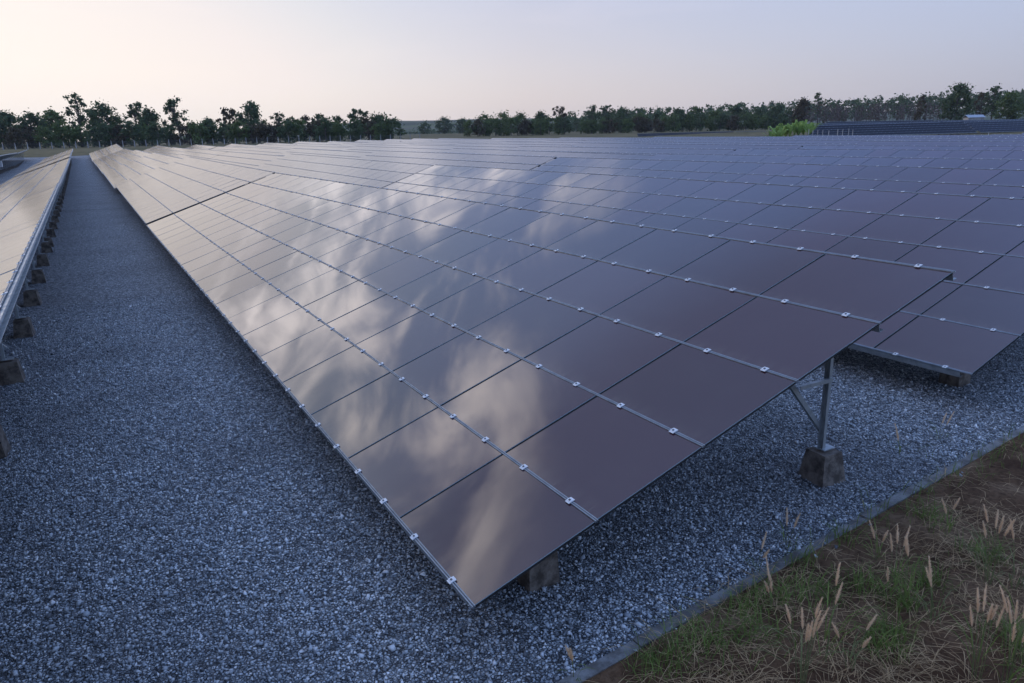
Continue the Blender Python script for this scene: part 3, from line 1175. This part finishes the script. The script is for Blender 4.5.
# ------------------------------------------------------------------ loose stones on the gravel near the camera
def scatter_stones():
    n0 = 290000
    x_ = nrng.uniform(-4, 16, n0)
    y_ = nrng.uniform(3.5, 20, n0)
    ky = kerb_y(x_) + .05
    u_ = (x_ * RT.x + y_ * RT.y - CAM_H * RT.z); v_ = (x_ * UP.x + y_ * UP.y - CAM_H * UP.z); d_ = (x_ * FWD.x + y_ * FWD.y - CAM_H * FWD.z)
    px, py = 512 + F_PX * u_ / d_, 341.5 - F_PX * v_ / d_
    dist = np.sqrt(x_ ** 2 + y_ ** 2)
    keep = ((y_ > ky) | ((y_ > ky - .45) & (nrng.random(n0) < .05 * np.exp((y_ - ky) / .12)))) & (px > -30) & (px < 1050) & (py < 710) & (py > 200) & (nrng.random(n0) < np.clip(1.45 - dist / 15.5, 0, 1))
    x_, y_ = x_[keep], y_[keep]
    n = len(x_)
    base = np.array([(1, 0, 0), (0, 1, 0), (-1, 0, 0), (0, -1, 0), (0, 0, 1), (0, 0, -1)], float)
    tri = [(0, 1, 4), (1, 2, 4), (2, 3, 4), (3, 0, 4), (1, 0, 5), (2, 1, 5), (3, 2, 5), (0, 3, 5)]
    P = base[None] * (1 + nrng.uniform(-.35, .35, (n, 6, 1))) + nrng.normal(0, .22, (n, 6, 3))
    sc = nrng.lognormal(math.log(.0115), .30, n)
    P *= sc[:, None, None] * np.stack([nrng.uniform(.8, 1.4, n), nrng.uniform(.7, 1.1, n), nrng.uniform(.45, .85, n)], 1)[:, None]
    # random turn
    q = nrng.normal(size=(n, 4)); q[:, 1:3] *= .5
    q /= np.linalg.norm(q, axis=1)[:, None]
    w, a, b_, c = q.T
    Rm = np.stack([1 - 2 * (b_ * b_ + c * c), 2 * (a * b_ - c * w), 2 * (a * c + b_ * w), 2 * (a * b_ + c * w), 1 - 2 * (a * a + c * c), 2 * (b_ * c - a * w), 2 * (a * c - b_ * w), 2 * (b_ * c + a * w), 1 - 2 * (a * a + b_ * b_)], 1).reshape(n, 3, 3)
    P = np.einsum('nij,nkj->nki', Rm, P)
    P += np.stack([x_, y_, sc * .35 + .002 + np.where(y_ < kerb_y(x_) - .05, .045, np.where(y_ < kerb_y(x_) + .05, .034, 0.0))], 1)[:, None]
    me = bpy.data.meshes.new('gravel_stones')
    me.vertices.add(n * 6)
    me.vertices.foreach_set('co', P.astype(np.float32).ravel())
    idx = (np.array(tri)[None] + (np.arange(n) * 6)[:, None, None]).reshape(-1)
    me.loops.add(n * 24)
    me.loops.foreach_set('vertex_index', idx.astype(np.int32))
    me.polygons.add(n * 8)
    me.polygons.foreach_set('loop_start', np.arange(0, n * 24, 3, dtype=np.int32))
    me.polygons.foreach_set('loop_total', np.full(n * 8, 3, dtype=np.int32))
    me.materials.append(M_STONE)
    me.update(calc_edges=True)
    tag(link('gravel_stones', me), 'loose grey crushed stones covering the yard', 'gravel', None, 'stuff')


scatter_stones()

# ------------------------------------------------------------------ grass, straw and foxtails on the verge
def blades(n, size_lo, size_hi, width, spots, flat=False):
    """curved blades as three narrow quads each; spots gives (x, y, weight radius)"""
    out = []
    for _ in range(n):
        sx, sy, sr = rng.choice(spots)
        x = sx + rng.gauss(0, sr)
        y = sy + rng.gauss(0, sr)
        if y > kerb_y(x) - (.03 if not flat else -.05):
            if rng.random() < .93: continue
        z = verge_z(x, y) if y < kerb_y(x) - .05 else (.036 if y < kerb_y(x) + .05 else 0.0)
        L = rng.uniform(size_lo, size_hi)
        an = rng.uniform(0, 6.283)
        w = width * rng.uniform(.6, 1.3)
        d = Vector((math.cos(an), math.sin(an), 0))
        s = Vector((-d.y, d.x, 0)) * w
        if flat:
            a = Vector((x, y, z + rng.uniform(.004, .035)))
            pts = [a, a + d * L * .35 + Vector((0, 0, rng.uniform(0, .03))), a + d * L * .7 + s * rng.uniform(-6, 6) + Vector((0, 0, rng.uniform(-.005, .03))), a + d * L + s * rng.uniform(-12, 12)]
            wds = [.8, 1, .9, .4]
        else:
            el = rng.uniform(.75, 1.45)
            a = Vector((x, y, z - .01))
            up = Vector((0, 0, math.sin(el)))
            pts = [a, a + (up + d * math.cos(el) * .6) * L * .4, a + (up * .95 + d * math.cos(el)) * L * .75, a + (up * .85 + d * (math.cos(el) + .35)) * L]
            wds = [.8, 1, .7, .08]
        for m_ in range(3):
            out += [pts[m_] - s * wds[m_], pts[m_] + s * wds[m_], pts[m_ + 1] + s * wds[m_ + 1], pts[m_ + 1] - s * wds[m_ + 1]]
    return np.array([tuple(p) for p in out])


def at(u, v, z=0.03):
    d = FWD + RT * ((u - 512) / F_PX) - UP * ((v - 341.5) / F_PX)
    return CAM + d * ((z - CAM_H) / d.z)


green_px = [(875, 498, .26), (905, 490, .30), (940, 470, .35), (980, 455, .4), (850, 515, .20), (800, 560, .18), (835, 535, .2), (740, 612, .18), (715, 640, .22), (690, 650, .2), (780, 600, .18),
            (880, 650, .14), (890, 640, .1), (925, 520, .2), (860, 590, .15), (760, 640, .22), (1000, 440, .4), (930, 590, .14), (985, 560, .15), (905, 610, .1), (820, 600, .16), (660, 668, .18), (1010, 640, .15)]
spots = []
for u, v_, r_ in green_px:
    p = at(u, v_)
    spots.append((p.x, p.y, r_ * .62))
g1 = blades(2500, .06, .24, .0030, spots)
tag(link('verge_grass', quad_mesh('verge_grass', g1, 4, [M_LEAF['grass']])), 'green grass growing in tufts along the kerb', 'grass', None, 'stuff')
wide = []
for _ in range(140):
    u, v_ = rng.uniform(640, 1060), rng.uniform(430, 720)
    p = at(u, v_)
    if p.y < kerb_y(p.x) - .1: wide.append((p.x, p.y, .22))
g2 = blades(2300, .10, .34, .0022, wide, flat=True)
g3 = blades(350, .05, .22, .0020, wide)
tag(link('straw_litter', quad_mesh('straw_litter', np.concatenate([g2, g3]), 4, [M_LEAF['straw']])), 'dry straw and dead grass lying over the brown earth', 'straw', None, 'stuff')


def foxtail(base, heads, h, spread, label, green=10):
    """a clump of foxtail grass: stalks that each carry a bristly seed head, and leaf blades"""
    t = empty('foxtail_grass', base)
    tag(t, label, 'grass plant', 'foxtail grasses on the verge')
    for k in range(heads):
        an = rng.uniform(0, 6.283)
        out = rng.uniform(.2, 1) * spread
        L = h * rng.uniform(.72, 1.08)
        d = Vector((math.cos(an), math.sin(an), 0))
        b0 = d * rng.uniform(0, .04)
        p1 = b0 + d * out * .3 + Vector((0, 0, L * .5))
        p2 = b0 + d * out * .8 + Vector((0, 0, L * .86))
        hd = (p2 - p1).normalized() + d * rng.uniform(-.05, .25) + Vector((0, 0, .15))
        hd.normalize()
        hl = rng.uniform(.11, .18)
        p3 = p2 + hd * hl
        b = MB()
        b.tube([b0, p1, p2], [.0028, .0022, .0016], 5)
        b.build('stem', M_STEM, t)
        # seed head: a spindle with bristles
        cv = []
        n = 150
        side = hd.cross(Vector((.3, .8, .1))).normalized()
        oth = hd.cross(side)
        for i in range(n):
            u = (i + rng.random()) / n
            a_ = rng.uniform(0, 6.283)
            rad = .0085 * (.35 + .65 * math.sin(min(1, u * 1.08 + .08) * 3.0))
            o_ = side * math.cos(a_) + oth * math.sin(a_)
            c = p2.lerp(p3, u) + o_ * rad * .4 + d * (u * u * .012)
            tip = c + o_ * rad * 1.5 + hd * rng.uniform(.008, .02)
            s_ = o_.cross(hd) * .0020
            cv += [c - s_, c + s_, tip + s_ * .3, tip - s_ * .3]
        core = MB()
        core.tube([p2, p2.lerp(p3, .25) + d * .001, p2.lerp(p3, .6) + d * .004, p3 + d * .012], [.0035, .0068, .0060, .0014], 6)
        me1 = core.mesh('seed_head', M_SEED)
        bmx = bmesh.new()
        bmx.from_mesh(me1)
        for q_ in range(0, len(cv), 4):
            bmx.faces.new([bmx.verts.new(c_) for c_ in cv[q_:q_ + 4]])
        bmx.to_mesh(me1)
        bmx.free()
        link('seed_head', me1, t)
    lv = []
    for k in range(green):
        an = rng.uniform(0, 6.283)
        d = Vector((math.cos(an), math.sin(an), 0))
        L = h * rng.uniform(.35, .75)
        s = Vector((-d.y, d.x, 0)) * .0038
        a = d * rng.uniform(0, .05)
        st_ = rng.uniform(0, .35) * h
        a = a + Vector((0, 0, st_))
        pts = [a, a + Vector((0, 0, L * .45)) + d * L * .22, a + Vector((0, 0, L * .62)) + d * L * .5, a + Vector((0, 0, L * .55)) + d * L * .85]
        wd = [.7, 1, .75, .08]
        for m_ in range(3):
            lv += [pts[m_] - s * wd[m_], pts[m_] + s * wd[m_], pts[m_ + 1] + s * wd[m_ + 1], pts[m_ + 1] - s * wd[m_ + 1]]
    link('blades', quad_mesh('blades', np.array([tuple(p) for p in lv]), 4, [M_STEM if rng.random() < .4 else M_LEAF['grass']]), t)
    return t


fox = [
    ((800, 690), 8, .50, .12, 'thick foxtail clump at the bottom edge, left of the other seed heads'),
    ((772, 612), 3, .20, .10, 'short sparse foxtail close to the kerb'),
    ((822, 668), 2, .58, .06, 'pair of tall pink foxtails right of the thick left clump'),
    ((848, 672), 3, .28, .12, 'low thin foxtail at the bottom between two thick clumps'),
    ((893, 592), 3, .36, .07, 'foxtail with two upright heads nearest the small green tuft'),
    ((906, 612), 2, .40, .07, 'slim foxtail leaning in front of the green tuft'),
    ((886, 605), 1, .28, .07, 'single short foxtail stalk left of the slim leaning one'),
    ((933, 628), 3, .34, .10, 'spreading foxtail midway across the bare earth'),
    ((986, 588), 6, .52, .13, 'tall foxtail clump standing highest at the upper right'),
    ((1014, 592), 3, .46, .09, 'foxtail clump beside the right border, behind the thick ones'),
    ((974, 684), 6, .50, .14, 'thick foxtail clump at the lower right, left of the densest one'),
    ((1004, 694), 8, .56, .13, 'densest foxtail clump in the lower right corner'),
    ((1020, 665), 3, .58, .08, 'tall foxtail stalks cut by the right border'),
    ((876, 560), 2, .24, .10, 'small foxtail near the kerb at the long green patch'),
    ((947, 540), 2, .30, .09, 'small foxtail at the far side of the bare earth'),
]
for (u, v_), hd_, h_, sp, lab in fox:
    p = at(u, v_)
    foxtail((p.x, p.y, verge_z(p.x, p.y) - .01), hd_, h_ * 1.2, sp * .8, lab)
for (u, v_), lab in (((786, 548), 'yellowed weed growing out of the gravel right of the corner footing'), ((757, 575), 'low yellowed weed in the gravel beside the kerb'), ((574, 680), 'pinkish weed in the gravel at the bottom edge by the kerb'),
                     ((900, 455), 'sparse dry weed in the gravel under the second row corner'), ((938, 440), 'thin dry weed in the gravel nearest the right end of the kerb')):
    p = at(u, v_, 0)
    t = foxtail((p.x, p.y, 0), 2, .26, .10, lab, green=6)
    t['category'] = 'weed'
    t['group'] = 'weeds in the gravel'
    t.name = 'weed'

# ------------------------------------------------------------------ evening haze in the air
b = MB()
b.box((-1000, -400, -6), (1900, 1900, 60))
mt = bpy.data.materials.new('evening_haze')
mt.use_nodes = True
mt.node_tree.nodes.remove(mt.node_tree.nodes['Principled BSDF'])
T = NT(mt.node_tree)
pv = T.n('ShaderNodeVolumePrincipled')
pv.inputs['Color'].default_value = (.86, .90, 1.0, 1)
pv.inputs['Density'].default_value = 0.00011
mt.node_tree.links.new(pv.outputs[0], mt.node_tree.nodes['Material Output'].inputs['Volume'])
tag(b.build('haze', mt), kind='stuff')
